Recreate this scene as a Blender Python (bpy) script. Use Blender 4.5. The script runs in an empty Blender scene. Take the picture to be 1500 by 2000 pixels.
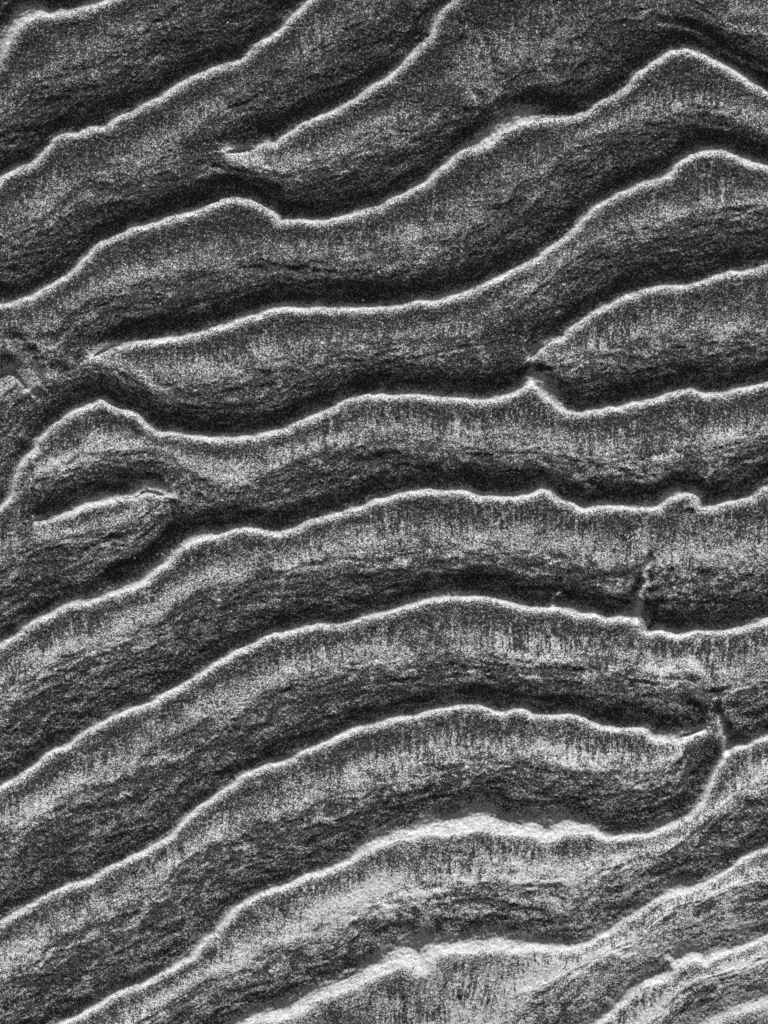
import bpy, bmesh, math, random
import numpy as np

# ------------------------------------------------------------------ camera
S = 0.0005                     # metres per traced pixel: the frame is 0.75 m x 1.0 m of beach
W, H = 1500, 2000
scene = bpy.context.scene
col = scene.collection
CAM_D = 5.0
cd = bpy.data.cameras.new("camera"); cam = bpy.data.objects.new("camera", cd); col.objects.link(cam)
cam.location = (0, 0, CAM_D); cam.rotation_euler = (0, 0, 0)
cd.sensor_fit = 'VERTICAL'; cd.sensor_height = 24
cd.lens = 24 * CAM_D / (H * S)
cd.clip_start = 0.05; cd.clip_end = 500
scene.camera = cam
scene.render.resolution_x, scene.render.resolution_y = 768, 1024

# ------------------------------------------------------------------ light
SUN_EL, SUN_AZ = 19.0, 186.0   # low sun from the bottom of the picture (compass degrees)
world = bpy.data.worlds.new("World"); scene.world = world; world.use_nodes = True
nt = world.node_tree; nt.nodes.clear()
sky = nt.nodes.new('ShaderNodeTexSky'); sky.sky_type = 'NISHITA'; sky.sun_disc = False
sky.sun_elevation = math.radians(SUN_EL); sky.sun_rotation = math.radians(SUN_AZ)
bw = nt.nodes.new('ShaderNodeRGBToBW')            # black-and-white photograph: neutral sky
bg = nt.nodes.new('ShaderNodeBackground'); bg.inputs[1].default_value = 0.06
wo = nt.nodes.new('ShaderNodeOutputWorld')
nt.links.new(sky.outputs[0], bw.inputs[0]); nt.links.new(bw.outputs[0], bg.inputs[0]); nt.links.new(bg.outputs[0], wo.inputs[0])
sl = bpy.data.lights.new("sun", 'SUN'); sl.energy = 4.0; sl.angle = math.radians(10.0)   # softened by thin haze
sun = bpy.data.objects.new("sun", sl); col.objects.link(sun)
sun.rotation_euler = (math.radians(90 - SUN_EL), 0, math.radians(180 - SUN_AZ))
scene.view_settings.view_transform = 'Standard'; scene.view_settings.look = 'None'
scene.view_settings.exposure = 0.32; scene.view_settings.gamma = 1.0

# ------------------------------------------------------------------ ripple crests, traced left to right
# each: (points, lee width by x, brow width by x)
CR = []
def crest(pts, lee, brow=None, t0=1, t1=1, lip=1.0):
    CR.append(dict(p=pts, lee=lee, brow=[(a, 1+b*1.3) for a, b in (brow or [(0, 2)])], t0=t0, t1=t1, lip=lip))
crest([(-160,430),(-60,230),(-20,158),(0,120),(10,100),(23,75),(45,48),(70,33),(95,33),(115,28),(140,26),(165,18),(190,10),(220,0),(270,-30),(400,-160)],
      [(0,50),(300,50)], [(0,8),(60,12),(100,5),(220,3)])
crest([(-160,445),(-60,395),(0,356),(20,342),(60,322),(82,303),(97,287),(113,272),(140,263),(173,255),(207,247),(233,230),(267,215),(293,200),(323,187),(350,167),(377,150),(400,141),(433,133),(460,125),(480,113),(500,91),(520,78),(543,62),(563,43),(583,23),(610,0),(650,-35),(780,-160)],
      [(0,55),(100,50),(200,52),(350,62),(600,60)])
crest([(443,298),(473,297),(500,290),(520,285),(540,283),(550,273),(567,262),(593,245),(613,233),(643,222),(670,210),(690,197),(713,180),(737,165),(763,147),(783,128),(803,110),(820,92),(840,72),(850,50),(860,30),(872,13),(887,0),(920,-30),(1000,-75),(1150,-105),(1300,-115),(1450,-95),(1660,-40)],
      [(440,35),(500,45),(700,55),(900,55)], [(440,8),(520,5),(560,2)], t0=0.3)
crest([(-160,610),(-60,604),(0,597),(23,595),(43,588),(67,577),(93,563),(113,550),(133,540),(150,525),(167,508),(173,500),(187,483),(203,473),(233,462),(260,448),(287,442),(320,433),(350,423),(383,413),(413,403),(437,392),(460,387),(480,392),(500,397),(520,408),(533,414),(547,433),(567,432),(600,433),(633,433),(663,427),(690,418),(717,412),(743,403),(760,393),(787,383),(810,370),(833,357),(850,340),(870,325),(887,308),(907,295),(933,290),(957,282),(980,260),(1000,248),(1020,243),(1050,238),(1083,233),(1123,230),(1143,222),(1167,203),(1200,187),(1223,170),(1240,152),(1263,133),(1290,115),(1313,103),(1337,100),(1360,105),(1387,117),(1417,132),(1443,147),(1470,167),(1500,182),(1560,210),(1660,250)],
      [(0,55),(200,50),(400,38),(470,28),(600,45),(800,52),(900,36),(1000,30),(1060,42),(1250,58),(1340,42),(1450,34)],
      [(0,2),(900,2),(940,10),(1000,16),(1060,8),(1120,2)])
crest([(186,698),(200,690),(213,682),(240,673),(273,668),(307,665),(350,663),(370,655),(400,648),(433,638),(467,628),(500,618),(520,610),(550,603),(573,602),(617,603),(650,603),(683,602),(717,606),(753,603),(783,600),(810,593),(850,589),(883,580),(917,570),(950,555),(977,542),(1000,532),(1023,517),(1050,505),(1060,499),(1077,483),(1097,470),(1117,453),(1133,437),(1150,418),(1170,400),(1200,385),(1233,372),(1263,360),(1290,350),(1310,337),(1327,317),(1350,305),(1377,297),(1407,298),(1433,305),(1467,318),(1500,328),(1560,350),(1660,390)],
      [(180,35),(250,45),(500,40),(700,30),(900,45),(1100,58),(1250,58),(1380,36),(1480,34)], [(180,5),(230,3)], t0=0.35)
crest([(1038,697),(1053,682),(1073,667),(1097,660),(1113,645),(1137,628),(1157,612),(1187,600),(1207,585),(1233,577),(1260,568),(1283,563),(1317,562),(1350,557),(1373,552),(1393,542),(1423,535),(1453,532),(1477,525),(1500,517),(1560,500),(1660,470)],
      [(1040,45),(1200,60),(1400,58)], [(1040,4),(1100,2)], t0=0.5)
crest([(-160,1180),(-60,1050),(0,993),(17,977),(27,957),(32,933),(38,913),(53,893),(72,877),(80,857),(97,840),(117,823),(140,808),(167,797),(187,787),(198,782),(213,790),(233,798),(263,807),(280,823),(303,842),(333,848),(367,852),(417,855),(467,855),(500,852),(533,843),(563,835),(597,818),(627,808),(650,798),(673,785),(697,777),(720,772),(760,773),(800,773),(833,776),(873,777),(910,782),(940,783),(973,778),(1000,772),(1020,763),(1038,753),(1050,758),(1063,777),(1080,790),(1100,802),(1127,807),(1160,803),(1200,797),(1240,788),(1273,782),(1300,772),(1327,765),(1347,762),(1360,767),(1383,770),(1417,767),(1450,760),(1483,752),(1500,748),(1560,740),(1660,725)],
      [(0,45),(100,48),(200,32),(260,30),(400,42),(600,50),(750,40),(950,48),(1040,26),(1080,30),(1130,50),(1300,45),(1450,42)],
      [(0,2),(1020,3),(1045,12),(1085,10),(1110,2)])
crest([(70,1016),(97,1013),(123,1007),(143,1000),(167,987),(200,980),(233,975),(263,972),(287,962),(318,969)],
      [(70,36),(200,46),(320,36)], [(70,2),(250,5),(300,9)], t0=0.6, t1=0.35, lip=1.15)
crest([(-160,1345),(-60,1300),(0,1263),(20,1247),(43,1230),(67,1213),(97,1200),(123,1185),(153,1177),(187,1172),(217,1163),(250,1152),(273,1142),(293,1128),(310,1113),(330,1097),(347,1078),(367,1063),(393,1052),(423,1047),(453,1037),(480,1033),(500,1033),(540,1038),(570,1033),(597,1023),(620,1015),(650,1008),(677,1000),(700,990),(733,980),(767,970),(790,963),(827,959),(867,960),(907,959),(930,967),(967,971),(1000,973),(1027,968),(1047,960),(1060,954),(1073,962),(1090,975),(1113,983),(1130,995),(1143,995),(1183,990),(1233,993),(1277,992),(1300,982),(1320,970),(1347,967),(1360,975),(1367,992),(1390,990),(1420,982),(1447,977),(1473,967),(1490,953),(1500,950),(1560,925),(1660,880)],
      [(0,60),(250,60),(350,48),(450,32),(600,58),(750,50),(850,40),(1000,36),(1060,26),(1150,32),(1250,36),(1340,20),(1450,48)],
      [(0,2),(330,6),(400,6),(440,2),(1290,3),(1330,6),(1360,4),(1390,2)])
crest([(-160,1635),(-60,1575),(0,1540),(20,1528),(40,1514),(63,1498),(87,1477),(117,1462),(147,1448),(167,1430),(193,1415),(220,1400),(253,1388),(287,1377),(313,1360),(343,1347),(367,1333),(393,1315),(417,1297),(443,1283),(467,1268),(500,1255),(533,1242),(567,1233),(600,1227),(633,1220),(673,1220),(700,1212),(733,1202),(767,1192),(793,1182),(827,1175),(863,1168),(900,1167),(940,1167),(967,1173),(1000,1178),(1020,1183),(1050,1187),(1080,1187),(1110,1190),(1133,1200),(1160,1200),(1183,1208),(1213,1208),(1237,1205),(1247,1217),(1257,1237),(1270,1238),(1287,1233),(1303,1237),(1323,1243),(1350,1237),(1383,1235),(1420,1233),(1450,1225),(1480,1215),(1500,1207),(1560,1185),(1660,1140)],
      [(0,66),(300,60),(500,58),(700,50),(900,36),(1000,38),(1100,32),(1200,30),(1250,22),(1290,46),(1400,54),(1500,50)],
      [(0,2),(1200,3),(1250,8),(1280,3)])
crest([(-160,1900),(-60,1845),(0,1804),(20,1788),(40,1777),(67,1765),(97,1747),(123,1737),(150,1727),(177,1720),(200,1703),(233,1687),(267,1670),(297,1653),(327,1637),(347,1617),(367,1597),(390,1578),(413,1562),(437,1543),(460,1527),(480,1513),(500,1506),(520,1498),(553,1488),(577,1478),(610,1463),(643,1448),(670,1433),(693,1422),(727,1415),(757,1407),(783,1402),(810,1400),(830,1392),(857,1385),(883,1380),(913,1378),(943,1382),(970,1391),(1000,1388),(1010,1387),(1030,1390),(1053,1398),(1087,1397),(1120,1396),(1140,1402),(1160,1413),(1187,1420),(1217,1423),(1250,1421),(1263,1427),(1275,1441),(1297,1444),(1323,1440),(1353,1433),(1373,1426),(1384,1418)],
      [(0,70),(300,68),(500,60),(650,58),(850,42),(950,36),(1050,36),(1200,48),(1384,50)],
      [(0,2),(1250,2),(1290,7),(1340,7),(1384,2)], t1=0.3)
crest([(-160,2160),(-60,2095),(40,2045),(123,2000),(157,1985),(183,1970),(213,1953),(233,1940),(260,1928),(287,1920),(313,1905),(337,1897),(353,1883),(370,1877),(383,1860),(403,1837),(423,1817),(447,1790),(467,1772),(487,1760),(500,1753),(527,1742),(560,1730),(593,1718),(623,1708),(653,1697),(680,1685),(703,1670),(730,1657),(753,1649),(783,1638),(817,1634),(850,1629),(883,1630),(907,1627),(927,1618),(947,1620),(970,1630),(1000,1628),(1020,1630),(1043,1631),(1060,1642),(1083,1640),(1103,1630),(1133,1628),(1160,1628),(1183,1637),(1227,1635),(1267,1632),(1293,1623),(1320,1612),(1340,1598),(1360,1582),(1373,1570),(1380,1555),(1387,1533),(1397,1515),(1405,1498),(1413,1483),(1423,1467),(1437,1462),(1457,1457),(1477,1448),(1500,1440),(1560,1415),(1660,1370)],
      [(0,72),(370,66),(500,60),(650,58),(760,56),(950,66),(1100,62),(1250,52),(1350,46),(1390,34),(1430,44),(1480,52)],
      [(0,2),(640,3),(700,6),(740,12),(800,17),(850,20),(950,24),(1000,16),(1100,20),(1150,12),(1180,3),(1260,4),(1320,8),(1350,3)])
crest([(260,2160),(350,2080),(430,2030),(480,2003),(533,1992),(567,1987),(590,1971),(617,1958),(643,1948),(673,1937),(700,1927),(733,1909),(763,1898),(783,1890),(797,1894),(815,1908),(835,1903),(853,1876),(873,1864),(893,1858),(920,1862),(950,1860),(977,1857),(1000,1858),(1033,1860),(1073,1860),(1110,1857),(1140,1850),(1170,1837),(1193,1820),(1217,1803),(1240,1790),(1263,1775),(1287,1758),(1317,1752),(1350,1740),(1377,1727),(1400,1713),(1430,1697),(1457,1677),(1483,1665),(1500,1659),(1560,1630),(1660,1590)],
      [(480,50),(600,56),(700,52),(820,60),(950,58),(1100,50),(1250,44),(1400,50),(1480,58)],
      [(480,8),(560,14),(650,12),(740,16),(780,26),(830,34),(880,14),(960,18),(1000,14),(1080,8),(1150,4),(1280,4),(1310,12),(1350,5),(1400,2)])
crest([(1060,2160),(1120,2060),(1177,1997),(1200,1983),(1213,1967),(1233,1950),(1253,1937),(1277,1925),(1300,1917),(1317,1905),(1330,1888),(1350,1879),(1370,1878),(1379,1885),(1390,1873),(1410,1865),(1440,1857),(1473,1845),(1500,1833),(1560,1810),(1660,1770)],
      [(1180,64),(1300,40),(1360,60),(1450,60)],
      [(1180,5),(1260,8),(1310,10),(1345,10),(1372,8),(1395,6),(1430,3)])
crest([(1260,2160),(1340,2050),(1410,1998),(1443,1984),(1473,1973),(1500,1963),(1560,1940),(1660,1905)],
      [(1300,40),(1500,40)], [(1300,12),(1500,12)], lip=0.6)
crest([(-160,770),(-60,756),(0,739),(20,733),(38,742),(52,762)],
      [(-100,36),(50,36)], [(-100,10),(50,12)], t1=0.1, lip=0.45)

# low secondary ridges: (points, height, half width)
MINOR = [
 ([(1256,1000),(1250,1035),(1256,1065),(1272,1096)], 3.0, 8), ([(1262,1150),(1285,1165),(1290,1185),(1275,1195)], 2.5, 7),
 ([(1275,44),(1310,46),(1335,55),(1375,78),(1420,100),(1460,120),(1520,140)], 4.0, 9),
 ([(1360,238),(1400,247),(1450,262),(1520,285)], 2.6, 8),
 ([(1290,10),(1330,45),(1360,62),(1400,75)], 2.0, 7),
 ([(408,328),(440,333),(475,342),(500,352),(520,372)], 3.0, 5),
 ([(530,385),(540,405),(548,428)], 5.0, 7),
 ([(540,536),(560,548),(590,553),(640,560)], 2.0, 6),
 ([(1275,1088),(1262,1112),(1262,1132),(1251,1152),(1249,1178),(1240,1208)], 18.0, 8), ([(1240,1112),(1246,1135),(1238,1160)], -4.0, 10),
 ([(1258,1150),(1268,1156),(1277,1172)], 3.0, 4),
 ([(1081,1188),(1080,1172),(1084,1158),(1100,1153)], 8.5, 5),
 ([(1247,1215),(1245,1245),(1240,1280)], 3.5, 7),
 ([(1345,1270),(1360,1292),(1375,1312),(1395,1335)], 3.0, 10),
 ([(1398,1385),(1408,1410),(1415,1440),(1421,1464)], 12, 8),
 ([(1372,1565),(1366,1545)], 3.5, 7),
 ([(1040,752),(1037,735),(1040,715),(1040,695)], 12, 8),
 ([(-40,625),(0,650),(30,668),(60,692),(100,722),(150,745)], 5.0, 15),
 ([(285,925),(325,945),(343,975),(340,1010),(312,1048),(262,1085),(200,1110)], -7.0, 14),
 ([(0,688),(35,706),(62,738),(84,775)], -7.0, 15), ([(60,985),(72,965),(95,950)], -3.0, 12),
 ([(1325,1345),(1362,1360),(1384,1392)], -7.0, 14), ([(1388,1432),(1376,1470),(1352,1515)], -5.0, 9), ([(1403,1440),(1396,1475),(1380,1515)], -4.0, 7),
 ([(160,1082),(190,1066),(230,1050),(270,1040)], 2.5, 7),
 ([(665,1897),(690,1893),(700,1896)], 3.0, 4),
 ([(1450,740),(1480,735)], 1.6, 4),
 ([(915,1298),(940,1318),(975,1335)], 2.2, 5),
 ([(870,1290),(900,1292),(925,1305)], -2.2, 6),
 ([(1245,905),(1260,900),(1275,908)], 2.5, 5),
 ([(1200,915),(1230,930),(1260,938)], 3.0, 5),
 ([(1085,880),(1120,915),(1160,950),(1215,975)], 3.0, 8), ([(1110,870),(1150,905),(1190,925)], 2.5, 7), ([(1040,870),(1085,935),(1110,960)], 2.2, 8),
 ([(905,70),(900,110),(915,170),(945,195)], 3.5, 9), ([(925,50),(950,90),(965,140),(960,190),(985,235)], 3.5, 10),
 ([(120,610),(100,650),(130,690),(170,715)], 2.5, 12), ([(60,640),(110,700),(90,750)], 2.5, 12),
 ([(1320,1300),(1345,1330),(1390,1345)], 3, 10), ([(1290,1290),(1300,1320),(1335,1350)], 2.5, 9), ([(1420,1370),(1440,1400),(1480,1400)], 2.5, 10),
 ([(770,1800),(800,1830),(830,1870)], 3.5, 16), ([(690,1880),(740,1850),(770,1820)], -2.5, 9), ([(250,700),(290,735),(330,765),(400,785)], 2.5, 9),
 ([(210,735),(250,755),(280,790)], 2.2, 9),
]
PITS = [(1311,1887,8,13,7.0,0.5), (1349,993,9,7,6.0,0), (1252,1270,6,14,4.0,0.6), (1286,1166,14,9,4.0,0), (575,2030,14,10,3.0,0), (590,1597,5,5,3.0,0), (1162,451,5,7,3.0,0),(898,1948,5,5,4.0,0),
        (752,1785,9,22,4.0,0.5),(688,1835,14,9,3.0,0.4)]

# patches of paler or darker sand, some painting brow glow or hollow shade
PATCH = [(1325,966,40,10,.4),(1362,985,16,14,.3),(925,150,13,50,.3),(905,90,30,25,.12),(975,200,14,40,.2),(1290,30,40,30,.12),(1130,1860,250,22,.12),(1320,1446,36,11,.7),(1300,1312,42,30,.28),(1352,1288,14,26,.3),(1340,1014,24,17,.35),(700,1052,90,26,.2),(590,1090,90,24,.16),
 (640,1792,60,38,.25),(750,1730,28,44,.2),(1330,1862,46,20,.6),(1395,1800,60,60,.15),(790,1862,34,24,.45),(880,1835,90,16,.3),(1080,1715,150,45,.2),
 (1140,1900,160,50,.15),(22,750,34,26,.3),(505,308,40,16,.3),(985,205,30,40,.22),(1000,244,34,12,.4),(1060,770,18,22,.4),(215,270,70,25,.1),
 (560,1970,80,16,.35),(650,1935,60,10,.3),(1480,1975,60,20,.3),(1365,1368,26,24,-.3),(1345,1500,26,60,-.2),(1250,1115,22,26,-.25),(1385,1470,12,40,-.25),
 (100,470,60,30,-.1),(300,130,60,25,.12),(1260,1040,8,60,.2),(960,1120,200,10,-.15),(1150,1120,120,12,-.2),(230,1070,60,12,.2),(1230,420,60,60,.06)]

# ------------------------------------------------------------------ numeric helpers
rng = np.random.default_rng(7)
TAB = [rng.random((512, 512)).astype(np.float32) for _ in range(6)]
def vnoise(x, y, k=0):
    t = TAB[k % 6]
    xi = np.floor(x); yi = np.floor(y)
    fx = (x - xi).astype(np.float32); fy = (y - yi).astype(np.float32)
    xi = xi.astype(np.int64); yi = yi.astype(np.int64)
    fx = fx*fx*(3-2*fx); fy = fy*fy*(3-2*fy)
    a = t[yi & 511, xi & 511]; b = t[yi & 511, (xi+1) & 511]
    c = t[(yi+1) & 511, xi & 511]; d = t[(yi+1) & 511, (xi+1) & 511]
    return (a*(1-fx)+b*fx)*(1-fy) + (c*(1-fx)+d*fx)*fy
def fbm(x, y, o=4, k=0, g=0.5):
    s = 0; a = 1; n = 0
    for i in range(o):
        s = s + a*(vnoise(x*2**i + 17.3*i + 3.1*k, y*2**i + 9.7*i + 5.3*k, k+i) - 0.5); n += a; a *= g
    return s / n * 2          # about -1..1
def sstep(a, b, x):
    t = np.clip((x-a)/(b-a), 0, 1); return t*t*(3-2*t)
def smooth_line(pts, step=5.0, wob=1.3, seed=0):
    P = np.array(pts, float); out = []
    for i in range(len(P)-1):
        p0 = P[max(i-1, 0)]; p1 = P[i]; p2 = P[i+1]; p3 = P[min(i+2, len(P)-1)]
        n = max(1, int(np.hypot(*(p2-p1)) / step))
        for j in range(n):
            t = j/n
            out.append(0.5*((2*p1) + (p2-p0)*t + (2*p0-5*p1+4*p2-p3)*t*t + (-p0+3*p1-3*p2+p3)*t**3))
    out.append(P[-1]); Q = np.array(out)
    s = np.arange(len(Q))*step
    n1 = fbm(s/26.0+seed*7.7, s*0+seed*3.3, 3, 1); n2 = fbm(s/26.0+seed*5.1, s*0+seed*9.3+40, 3, 2)
    return Q + wob*np.stack([n1, n2*1.6], 1)
def raster(lines, xs, ys, R, attrs=None):
    """distance, side (+ below the line) and attributes of the nearest traced line, within R"""
    D = np.full((len(ys), len(xs)), 1e9, np.float32); SD = np.zeros_like(D)
    A = [np.zeros_like(D) for _ in range(0 if attrs is None else attrs[0].shape[1])]
    for li, Q in enumerate(lines):
        for i in range(len(Q)-1):
            a = Q[i]; b = Q[i+1]
            i0 = np.searchsorted(xs, min(a[0], b[0])-R); i1 = np.searchsorted(xs, max(a[0], b[0])+R)
            j0 = np.searchsorted(ys, min(a[1], b[1])-R); j1 = np.searchsorted(ys, max(a[1], b[1])+R)
            if i0 >= i1 or j0 >= j1: continue
            X = xs[None, i0:i1]; Y = ys[j0:j1, None]
            dx, dy = b-a; L2 = dx*dx+dy*dy+1e-9
            t = np.clip(((X-a[0])*dx+(Y-a[1])*dy)/L2, 0, 1)
            d = np.hypot(X-a[0]-t*dx, Y-a[1]-t*dy)
            cr = (dx*(Y-a[1])-dy*(X-a[0]))/math.sqrt(L2)
            D0 = D[j0:j1, i0:i1]; S0 = SD[j0:j1, i0:i1]
            m = (d < D0-1e-3) | ((np.abs(d-D0) <= 1e-3) & (np.abs(cr) > np.abs(S0)))
            m &= d <= R
            D0[m] = d[m]; S0[m] = cr[m]
            for k in range(len(A)):
                v = attrs[li][i, k]*(1-t)+attrs[li][i+1, k]*t
                A[k][j0:j1, i0:i1][m] = v[m]
    return D, SD, A

lines, att, trough = [], [], []
for n, c in enumerate(CR):
    Q = smooth_line(c['p'], 4.0, 2.6, n)
    lee = np.interp(Q[:, 0], [a for a, _ in c['lee']], [b for _, b in c['lee']])
    lee = lee*(1+0.22*fbm(np.arange(len(Q))/14.0, np.full(len(Q), n*3.7), 2, 3))
    lee = lee*1.55+6                                    # a long concave toe below the steep slip face
    brow = np.interp(Q[:, 0], [a for a, _ in c['brow']], [b for _, b in c['brow']])
    s = np.concatenate([[0], np.cumsum(np.hypot(*np.diff(Q, axis=0).T))])
    top = np.ones(len(Q))
    if c['t0'] < 1: top *= c['t0']+(1-c['t0'])*np.clip(s/70, 0, 1)**0.6
    if c['t1'] < 1: top *= c['t1']+(1-c['t1'])*np.clip((s[-1]-s)/90, 0, 1)**0.8
    lines.append(Q); att.append(np.stack([top, brow, lee, np.full(len(Q), c['lip'])], 1))
    T = np.gradient(Q, axis=0); T = np.stack([np.convolve(np.pad(T[:, k], 6, 'edge'), np.ones(13)/13, 'valid') for k in (0, 1)], 1)
    T /= np.hypot(*T.T)[:, None]+1e-9
    N = np.stack([T[:, 1], -T[:, 0]], 1)           # towards the top of the picture
    trough.append(Q+N*lee[:, None])

X0, X1, Y0, Y1 = -140, 1640, -140, 2140
# ------------------------------------------------------------------ phase field between crests (coarse to fine relaxation)
def solve():
    psi = None
    for g, its in ((32, 300), (16, 200), (8, 200), (4, 160), (2, 120)):
        xs = np.arange(X0, X1+1, g, dtype=float); ys = np.arange(Y0, Y1+1, g, dtype=float)
        D, SD, A = raster(lines, xs, ys, max(1.3*g, 3.5), att)
        TD, _, _ = raster(trough, xs, ys, 0.8*g)
        C = np.zeros_like(D); M = np.zeros(D.shape, bool)
        mt = TD < 0.75*g; M |= mt
        # a trough line never crosses a crest: drop it close to one
        mc = D < max(1.2*g, 3.0)
        C[mc] = np.where(SD[mc] >= 0, 1, -1)*A[0][mc]; M |= mc
        if psi is None: psi = np.zeros_like(D)
        else:
            pj = np.interp(ys, oy, np.arange(len(oy))); pi = np.interp(xs, ox, np.arange(len(ox)))
            j = np.minimum(pj.astype(int), len(oy)-2); i = np.minimum(pi.astype(int), len(ox)-2)
            fj = (pj-j)[:, None]; fi = (pi-i)[None]
            p = psi; psi = ((p[j][:, i]*(1-fi)+p[j][:, i+1]*fi)*(1-fj)+(p[j+1][:, i]*(1-fi)+p[j+1][:, i+1]*fi)*fj).astype(np.float32)
        psi[M] = C[M]
        jj, ii = np.indices(psi.shape); red = ((jj+ii) % 2 == 0) & ~M; blk = ((jj+ii) % 2 == 1) & ~M
        om = 1.75
        for _ in range(its):
            for mm in (red, blk):
                P = np.pad(psi, 1, 'edge')
                avg = 0.25*(P[:-2, 1:-1]+P[2:, 1:-1]+P[1:-1, :-2]+P[1:-1, 2:])
                psi = np.where(mm, psi+om*(avg-psi), psi)
        ox, oy = xs, ys
    return psi.astype(np.float32), ox, oy
PSI, GX, GY = solve()

# ------------------------------------------------------------------ the sheet: fine inside the frame, growing coarser to the horizon
def axis(a, b, g):
    f = np.arange(a, b+1, g, dtype=float)
    out = []; s = g; p = b
    while p < b+60000:
        s *= 1.07; p += s; out.append(p)
    r = np.array(out); l = a-(r-b)[::-1]
    return np.concatenate([l, f, r]), len(l), len(f)
AX, nlx, nfx = axis(X0, X1, 2)
AY, nly, nfy = axis(Y0, Y1, 2)
X, Y = np.meshgrid(AX, AY)
ci = np.clip(np.arange(len(AX))-nlx, 0, nfx-1); cj = np.clip(np.arange(len(AY))-nly, 0, nfy-1)
psi = PSI[cj][:, ci]
D, SD, A = raster(lines, GX, GY, 80, att)
D = D[cj][:, ci]; SD = SD[cj][:, ci]; BROW = A[1][cj][:, ci]; TOPA = A[0][cj][:, ci]; LEE = A[2][cj][:, ci]; LIPF = A[3][cj][:, ci]
q = np.where(D < 1e8, np.where(SD >= 0, D, -D), 1e3)
q = q + np.where(D < 70, 2.2*fbm(X/5, Y/5, 2, 5)+2.0*fbm(X/17, Y/17, 2, 1), 0)

H0 = 15.0                                    # ripple height in px
t = np.clip(psi, 0, 1); u = np.clip(-psi, 0, 1)
warp = 0.10*fbm(X/120, Y/70, 3, 1)
tt = np.clip(t + warp*4*t*(1-t), 0, 1)
STX = [0, .06, .14, .25, .40, .55, .68, .80, .92, 1.0]   # stoss side: trough .. crest
STY = [0, .04, .10, .22, .47, .73, .865, .91, .905, .88]
stoss = np.interp(tt, STX, STY)
leeh = 0.88*(0.30*u+0.70*u**2.3)
RELIEF = 1-0.42*np.exp(-(((X-900)/520)**2+((Y-1830)/230)**2)**1.5)-0.5*np.exp(-(((X-1430)/210)**2+((Y-1930)/170)**2)**1.2)
h = np.where(psi >= 0, stoss, leeh)*H0*RELIEF
# lip: rises over the last few px of the stoss and over the brow, falls down the lee
lipw = 13*(1+0.35*fbm(X/30, Y/30, 2, 2))
up = sstep(1, 0, (q+BROW)/(lipw+BROW))
dn = np.clip(1-(-q-BROW)/(30+0.8*BROW), 0, 1)**1.4
lip = np.where(q >= -BROW, up**1.15, dn)
lip = np.where(D < 1e8, lip, 0)
LIPH = 5.0*LIPF*(1+0.5*fbm(X/45, Y/45, 3, 4))*(0.35+0.65*TOPA) + 0.30*BROW*LIPF
h = h + LIPH*lip
# secondary ridges and pits
MB = []
for k, (pts, hh, hw) in enumerate(MINOR):
    ln = smooth_line(pts, 4, 2.0, k+50)
    ss = np.arange(len(ln))/(len(ln)-1)*len(ln)*4.0
    tap = np.clip(ss/(1.8*hw), 0, 1)*(1 if (hh > 9) else np.clip((ss[-1]-ss)/(1.8*hw), 0, 1))
    DD, _, TA = raster([ln], GX, GY, hw*3, [tap[:, None]])
    b = np.where(DD < 1e8, np.exp(-(DD/hw)**2)*TA[0], 0)[cj][:, ci]
    MB.append((b, hh)); h = h + hh*b*(1+0.25*fbm(X/14, Y/14, 2, k))
for (px, py, rx, ry, dd, an) in PITS:
    ca, sa = math.cos(an), math.sin(an)
    ux = ((X-px)*ca-(Y-py)*sa)/rx; uy = ((X-px)*sa+(Y-py)*ca)/ry
    h = h - dd*np.exp(-(ux*ux+uy*uy)**1.3)

# laminae along the ripple in the trough and lower stoss, flow streaks down the slope
RB = np.exp(-(((X-1300)/420)**2+((Y-1920)/180)**2))
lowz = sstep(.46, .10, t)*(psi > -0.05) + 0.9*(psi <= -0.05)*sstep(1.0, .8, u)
midz = sstep(.2, .45, t)*sstep(1.0, .93, t)
lam = fbm(X/40+psi*1.5, psi*9+Y/150+1.0*fbm(X/36, Y/36, 3, 1), 4, 2, .66)
lam2 = fbm(X/28, Y/9+X/70, 4, 0, .6)
xw = X + 7*fbm(X/60, Y/60, 2, 2)
strk = fbm(xw/4.6, Y/32, 4, 3, .8)*(0.6+1.6*fbm(X/70, Y/50, 2, 0)).clip(0.1)
patch = fbm(X/45, Y/28, 4, 5, .6)
right = 0.85+0.65*sstep(400, 1250, X)
vein = fbm(X/120+9, psi*24+Y/400, 3, 5, .6)             # thin laminae
wide = fbm(X/95, Y/34+X/260, 3, 2, .6)
h = h + 1.6*np.exp(-((t-.17-.2*wide)/.07)**2)*(psi > 0)*(0.4+1.6*fbm(X/90, Y/90, 2, 4)).clip(0)
clod = fbm(X/17, psi*17+Y/40, 3, 4, .75)
h = h + 0.7*lowz*clod*(1+1.5*wide)
h = h + 0.2*sstep(.5, .2, t)*vein + 3.2*lowz*wide
band = fbm(X/70+psi, psi*7.5+0.9*fbm(X/42, Y/36, 3, 3), 4, 4, .62)
lowb = sstep(.52, .24, t)*(psi > 0)*sstep(-.02, .08, psi)
h = h + lowz*(1-.5*RB)*(1.7*lam + 0.7*lam2) + 3.2*lowb*band + midz*(0.7*strk*right+1.8*patch) + 0.5*(1-lowz)*lam2
# grains: relief at the size of the mesh
gr = rng.normal(0, 1, X.shape).astype(np.float32)
g2 = (gr+np.roll(gr, 1, 0)+np.roll(gr, 1, 1)+np.roll(np.roll(gr, 1, 0), 1, 1))/2
h = h + (0.20*gr+0.26*g2)*(1-0.5*np.exp(-(q/9.0)**2))
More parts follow.
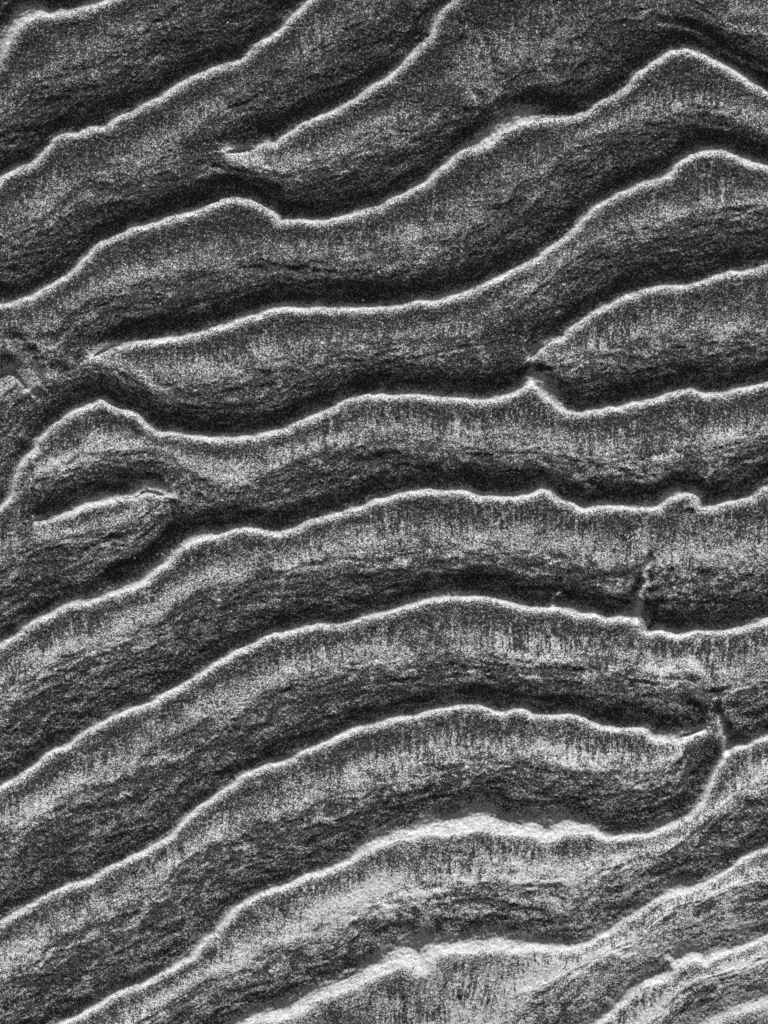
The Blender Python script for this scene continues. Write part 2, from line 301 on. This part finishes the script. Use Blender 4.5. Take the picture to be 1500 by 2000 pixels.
# outside the traced patch: procedural ripples of the same make
ex = np.maximum(np.maximum(X0+40-X, X-X1+40), 0); ey = np.maximum(np.maximum(Y0+40-Y, Y-Y1+40), 0)
wout = sstep(0, 100, np.hypot(ex, ey))
ph = (Y+0.33*X+90*fbm(X/700, Y/700, 3, 1))/250.0; ph = ph-np.floor(ph)
outh = H0*np.where(ph < .78, 0.95*(1-sstep(0, .78, ph)**0.9), 1.1*sstep(.78, 1, ph)) + 1.5*lam2
h = h*(1-wout)+outh*wout
# the beach itself swells gently: towards the bottom it leans into the sun
yy = (Y-1000)/1000.0
big = np.where(np.abs(yy) < 1.3, -(yy**2)*20-yy*22, 0)
yc = np.clip(yy, -1.3, 1.3); big = 12-28*yc**2-26*yc
Z = (h + big - H0*0.95)*S
far = sstep(3000, 8000, np.hypot(X-750, Y-1000))
Z = Z*(1-far)

# share of pale quartz grains among dark ones (winnowed pale sand on the lip), with painted light and shade mixed in
clump = fbm(X/16, Y/12, 3, 4, .7)
colm = fbm(xw/9, Y/75, 4, 1, .85)*(0.7+1.5*fbm(X/80, Y/60, 2, 5)).clip(0.1)                    # flow streaks: jagged upper edge of the pale belt
tj = t + 0.50*colm*right + 0.30*patch
tl = t + 0.22*lam + 0.20*wide
belt = sstep(.76, .46, tj)*sstep(.10, .34, tl)*(psi > 0)
belt = belt*(0.74+1.1*fbm(X/110, Y/60, 4, 3, .6)+0.9*colm*right).clip(0)
pale = 0.07 + 0.05*yc + 0.20*patch + 0.22*clump + 0.55*strk*midz*right + 0.47*belt  # light falloff from bottom to top is painted in as well
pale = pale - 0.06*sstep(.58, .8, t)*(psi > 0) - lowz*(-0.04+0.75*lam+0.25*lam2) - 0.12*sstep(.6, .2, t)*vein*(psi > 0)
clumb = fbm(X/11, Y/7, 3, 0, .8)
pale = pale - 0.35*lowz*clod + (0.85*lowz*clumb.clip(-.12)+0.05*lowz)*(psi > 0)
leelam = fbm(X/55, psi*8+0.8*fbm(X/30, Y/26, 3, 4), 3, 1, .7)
pale = np.where(psi < 0, pale*(1-u)+u*0.20-0.08*sstep(.9, .2, u)-(0.45*leelam-0.45*clumb.clip(-.15))*sstep(1, .6, u), pale)  # dark mineral laminae, plus lee shade put into the colour
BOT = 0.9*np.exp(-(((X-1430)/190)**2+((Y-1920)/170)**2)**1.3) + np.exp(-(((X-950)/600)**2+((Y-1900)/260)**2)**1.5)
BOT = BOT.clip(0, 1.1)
pale = pale + 0.19*BOT*(0.8+fbm(X/60, Y/30, 3, 2))  # painted haze: lifts the shaded tones near the bottom
for (px, py, rx, ry, am) in PATCH: pale = pale + am*np.exp(-(((X-px)/rx)**2+((Y-py)/ry)**2)**1.2)*(1+0.9*fbm(X/13, Y/13, 3, 2))
for bb, hh in MB: pale = pale + (0.05 if hh > 0 else 0.04)*hh*bb  # ridges painted as if lit, channels as if shaded
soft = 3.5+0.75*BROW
core = np.where(q >= -BROW, np.exp(-(np.maximum(q-1, 0)/(3.5+1.8*yc+5.5*fbm(X/24, Y/24, 3, 1)).clip(1.5))**2), np.exp(-((q+BROW)/soft)**2))  # pale lip sand, widened over the brow as painted glow
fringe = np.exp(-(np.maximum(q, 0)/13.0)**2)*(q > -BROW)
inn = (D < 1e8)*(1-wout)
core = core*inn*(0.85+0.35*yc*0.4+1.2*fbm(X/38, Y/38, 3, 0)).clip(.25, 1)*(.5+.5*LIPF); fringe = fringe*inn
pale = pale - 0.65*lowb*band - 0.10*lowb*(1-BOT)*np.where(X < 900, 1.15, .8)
pale = np.clip(pale*(0.90+0.42*yc*np.where(yc > 0, .35+.65*sstep(250, 900, X), 1))*(1-0.30*lowz), .02, .85)  # strengthens the painted falloff: darker at the top, brighter at the bottom
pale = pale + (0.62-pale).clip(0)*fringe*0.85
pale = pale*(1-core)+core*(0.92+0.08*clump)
pale = pale*(1-wout)+0.38*wout

ny, nx = X.shape
verts = np.stack([(X-W/2)*S, (H/2-Y)*S, Z], -1).reshape(-1, 3).astype(np.float32)
idx = np.arange(nx*ny).reshape(ny, nx)
quads = np.stack([idx[1:, :-1], idx[1:, 1:], idx[:-1, 1:], idx[:-1, :-1]], -1).reshape(-1, 4).astype(np.int32)
me = bpy.data.meshes.new("sand")
me.vertices.add(len(verts)); me.vertices.foreach_set("co", verts.ravel())
me.loops.add(quads.size); me.loops.foreach_set("vertex_index", quads.ravel())
me.polygons.add(len(quads)); me.polygons.foreach_set("loop_start", np.arange(0, quads.size, 4, dtype=np.int32))
me.polygons.foreach_set("loop_total", np.full(len(quads), 4, np.int32))
me.polygons.foreach_set("use_smooth", np.ones(len(quads), bool))
a = me.attributes.new("pale_and_shade", 'FLOAT', 'POINT'); a.data.foreach_set("value", pale.astype(np.float32).ravel())
me.update()
sand = bpy.data.objects.new("sand", me); col.objects.link(sand); sand['kind'] = 'structure'

# ------------------------------------------------------------------ sand material: pale and dark grains mixed
m = bpy.data.materials.new("rippled_sand"); m.use_nodes = True
n = m.node_tree; n.nodes.clear(); N = n.nodes.new; L = n.links.new
out = N('ShaderNodeOutputMaterial'); bs = N('ShaderNodeBsdfPrincipled'); L(bs.outputs[0], out.inputs[0])
tc = N('ShaderNodeTexCoord')
vo = N('ShaderNodeTexVoronoi'); vo.inputs['Scale'].default_value = 1/(1.55*S); L(tc.outputs['Object'], vo.inputs['Vector'])
sep = N('ShaderNodeSeparateColor'); L(vo.outputs['Color'], sep.inputs[0])
at = N('ShaderNodeAttribute'); at.attribute_name = "pale_and_shade"
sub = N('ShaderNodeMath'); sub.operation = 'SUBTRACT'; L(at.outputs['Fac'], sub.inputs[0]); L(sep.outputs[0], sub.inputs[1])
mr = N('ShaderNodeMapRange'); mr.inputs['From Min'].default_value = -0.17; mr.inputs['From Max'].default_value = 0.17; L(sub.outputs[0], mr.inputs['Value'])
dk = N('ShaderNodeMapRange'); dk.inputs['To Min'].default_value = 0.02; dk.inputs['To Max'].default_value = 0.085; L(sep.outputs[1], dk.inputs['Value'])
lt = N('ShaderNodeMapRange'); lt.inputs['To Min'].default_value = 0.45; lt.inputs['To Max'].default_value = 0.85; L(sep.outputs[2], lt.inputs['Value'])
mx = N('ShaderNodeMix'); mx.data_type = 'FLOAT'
hm = N('ShaderNodeMapRange'); hm.inputs['From Min'].default_value = 0.02; hm.inputs['From Max'].default_value = 0.22   # black heavy-mineral grains where few pale ones lie, also deepening painted shade
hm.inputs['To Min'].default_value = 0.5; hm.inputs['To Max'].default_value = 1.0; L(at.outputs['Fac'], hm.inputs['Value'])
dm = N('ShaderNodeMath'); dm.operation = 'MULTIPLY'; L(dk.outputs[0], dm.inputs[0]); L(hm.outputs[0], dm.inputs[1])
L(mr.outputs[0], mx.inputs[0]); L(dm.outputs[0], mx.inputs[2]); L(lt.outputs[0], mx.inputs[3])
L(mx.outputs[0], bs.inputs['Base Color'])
bs.inputs['Roughness'].default_value = 0.7; bs.inputs['Specular IOR Level'].default_value = 0.25
bp = N('ShaderNodeBump'); bp.inputs['Strength'].default_value = 0.6; bp.inputs['Distance'].default_value = 0.8*S
L(vo.outputs['Distance'], bp.inputs['Height']); bp.invert = True
L(bp.outputs[0], bs.inputs['Normal'])
me.materials.append(m)

# ------------------------------------------------------------------ coarse grains and a shell chip lying on the sand
gm = bpy.data.materials.new("quartz_grain"); gm.use_nodes = True
b = gm.node_tree.nodes['Principled BSDF']; b.inputs['Roughness'].default_value = 0.35
nz = gm.node_tree.nodes.new('ShaderNodeTexNoise'); nz.inputs['Scale'].default_value = 900
cr_ = gm.node_tree.nodes.new('ShaderNodeMapRange'); cr_.inputs['To Min'].default_value = .6; cr_.inputs['To Max'].default_value = .95
gm.node_tree.links.new(nz.outputs[0], cr_.inputs['Value']); gm.node_tree.links.new(cr_.outputs[0], b.inputs['Base Color'])
def height_at(px, py):
    i = int(round((px-X0)/2))+nlx; j = int(round((py-Y0)/2))+nly
    return float(Z[j, i])
def grain_mesh(seed):
    r = random.Random(seed); bm = bmesh.new()
    bmesh.ops.create_icosphere(bm, subdivisions=2, radius=1)
    pl = [(r.gauss(0, 1), r.gauss(0, 1), r.gauss(0, 1)) for _ in range(6)]
    for v in bm.verts:
        c = v.co.copy()
        for p in pl:
            ln = math.sqrt(sum(k*k for k in p)); dt = sum(c[k]*p[k]/ln for k in range(3))
            if dt > .62: c -= (dt-.62)*type(c)([p[k]/ln for k in range(3)])
        v.co = (c.x*1.15, c.y*.9, c.z*.8)
    me = bpy.data.meshes.new("coarse_grain"); bm.to_mesh(me); bm.free(); me.materials.append(gm); return me
GR = [(445,43,"left one of two bright grains close together in the dark trough near the top edge"),
 (462,46,"right one of two bright grains close together in the dark trough near the top edge"),
 (1133,93,"bright grain on the dark slope left of the tall curved crest at top right"),
 (1018,321,"bright grain on the face just under the blurred crest right of top centre"),
 (739,34,"bright grain on the sand face beside the steep crest at the top edge"),
 (1267,166,"bright grain just below the crest left of its highest bend at top right"),
 (313,593,"bright grain on the slope above the left part of the upper middle crest"),
 (709,587,"bright grain in the black trough directly above the middle of a long crest"),
 (307,1147,"bright grain just under the crest bend right of the lower left trough"),
 (59,1142,"bright grain near the left edge in the trough below the small enclosed ridge"),
 (236,1089,"left one of two bright grains below the small enclosed ridge"),
 (263,1089,"right one of two bright grains below the small enclosed ridge"),
 (393,1370,"bright grain on the broad pale face in the lower left"),
 (713,930,"bright grain in the shaded trough at the centre of the sand"),
 (586,1943,"bright grain in the dark trough above the broad glowing crest at the bottom")]
gmesh = [grain_mesh(k) for k in range(4)]
rr = random.Random(5)
for k, (x, y, lab) in enumerate(GR):
    o = bpy.data.objects.new("coarse_grain", gmesh[k % 4]); col.objects.link(o)
    s = rr.uniform(1.5, 2.1)*S
    o.scale = (s, s, s); o.rotation_euler = (0, 0, rr.uniform(0, 6.28))
    o.location = ((x-W/2)*S, (H/2-y)*S, height_at(x, y)+s*.45)
    o['label'] = lab
    o['category'] = "sand grain"; o['group'] = "bright coarse grains scattered over the sand"
# shell chip: a small curved, ribbed flake
bm = bmesh.new(); nu, nv = 14, 8; gv = []
for lay in (0, 1):
    for j in range(nv+1):
        row = []
        for i in range(nu+1):
            a_ = -0.9+1.8*i/nu; r_ = 0.25+0.75*j/nv*(1-0.08*(i % 2))
            row.append(bm.verts.new((math.sin(a_)*r_*6, math.cos(a_)*r_*5-3, 2.2*(1-(r_*math.sin(a_))**2)*(0.6+0.4*j/nv)+0.25*(i % 2)-0.7*lay)))
        gv.append(row)
for lay in (0, 1):
    for j in range(nv):
        for i in range(nu):
            r0 = gv[lay*(nv+1)+j]; r1 = gv[lay*(nv+1)+j+1]
            f = (r0[i], r0[i+1], r1[i+1], r1[i]); bm.faces.new(f if lay else f[::-1])
top, bot = gv[:nv+1], gv[nv+1:]
for i in range(nu):
    bm.faces.new((top[0][i], top[0][i+1], bot[0][i+1], bot[0][i])); bm.faces.new((top[nv][i+1], top[nv][i], bot[nv][i], bot[nv][i+1]))
for j in range(nv):
    bm.faces.new((top[j+1][0], top[j][0], bot[j][0], bot[j+1][0])); bm.faces.new((top[j][nu], top[j+1][nu], bot[j+1][nu], bot[j][nu]))
bmesh.ops.recalc_face_normals(bm, faces=bm.faces)
sm = bpy.data.meshes.new("shell_chip"); bm.to_mesh(sm); bm.free(); sm.materials.append(gm)
so = bpy.data.objects.new("shell_chip", sm); col.objects.link(so); so.scale = (S*.8, S*.8, S*.8)
so.location = ((108-W/2)*S, (H/2-532)*S, height_at(108, 532)); so.rotation_euler = (0.15, 0, 2.9)
so['label'] = "small pale shell chip in the dark trough above the left end of a crest"; so['category'] = "shell fragment"
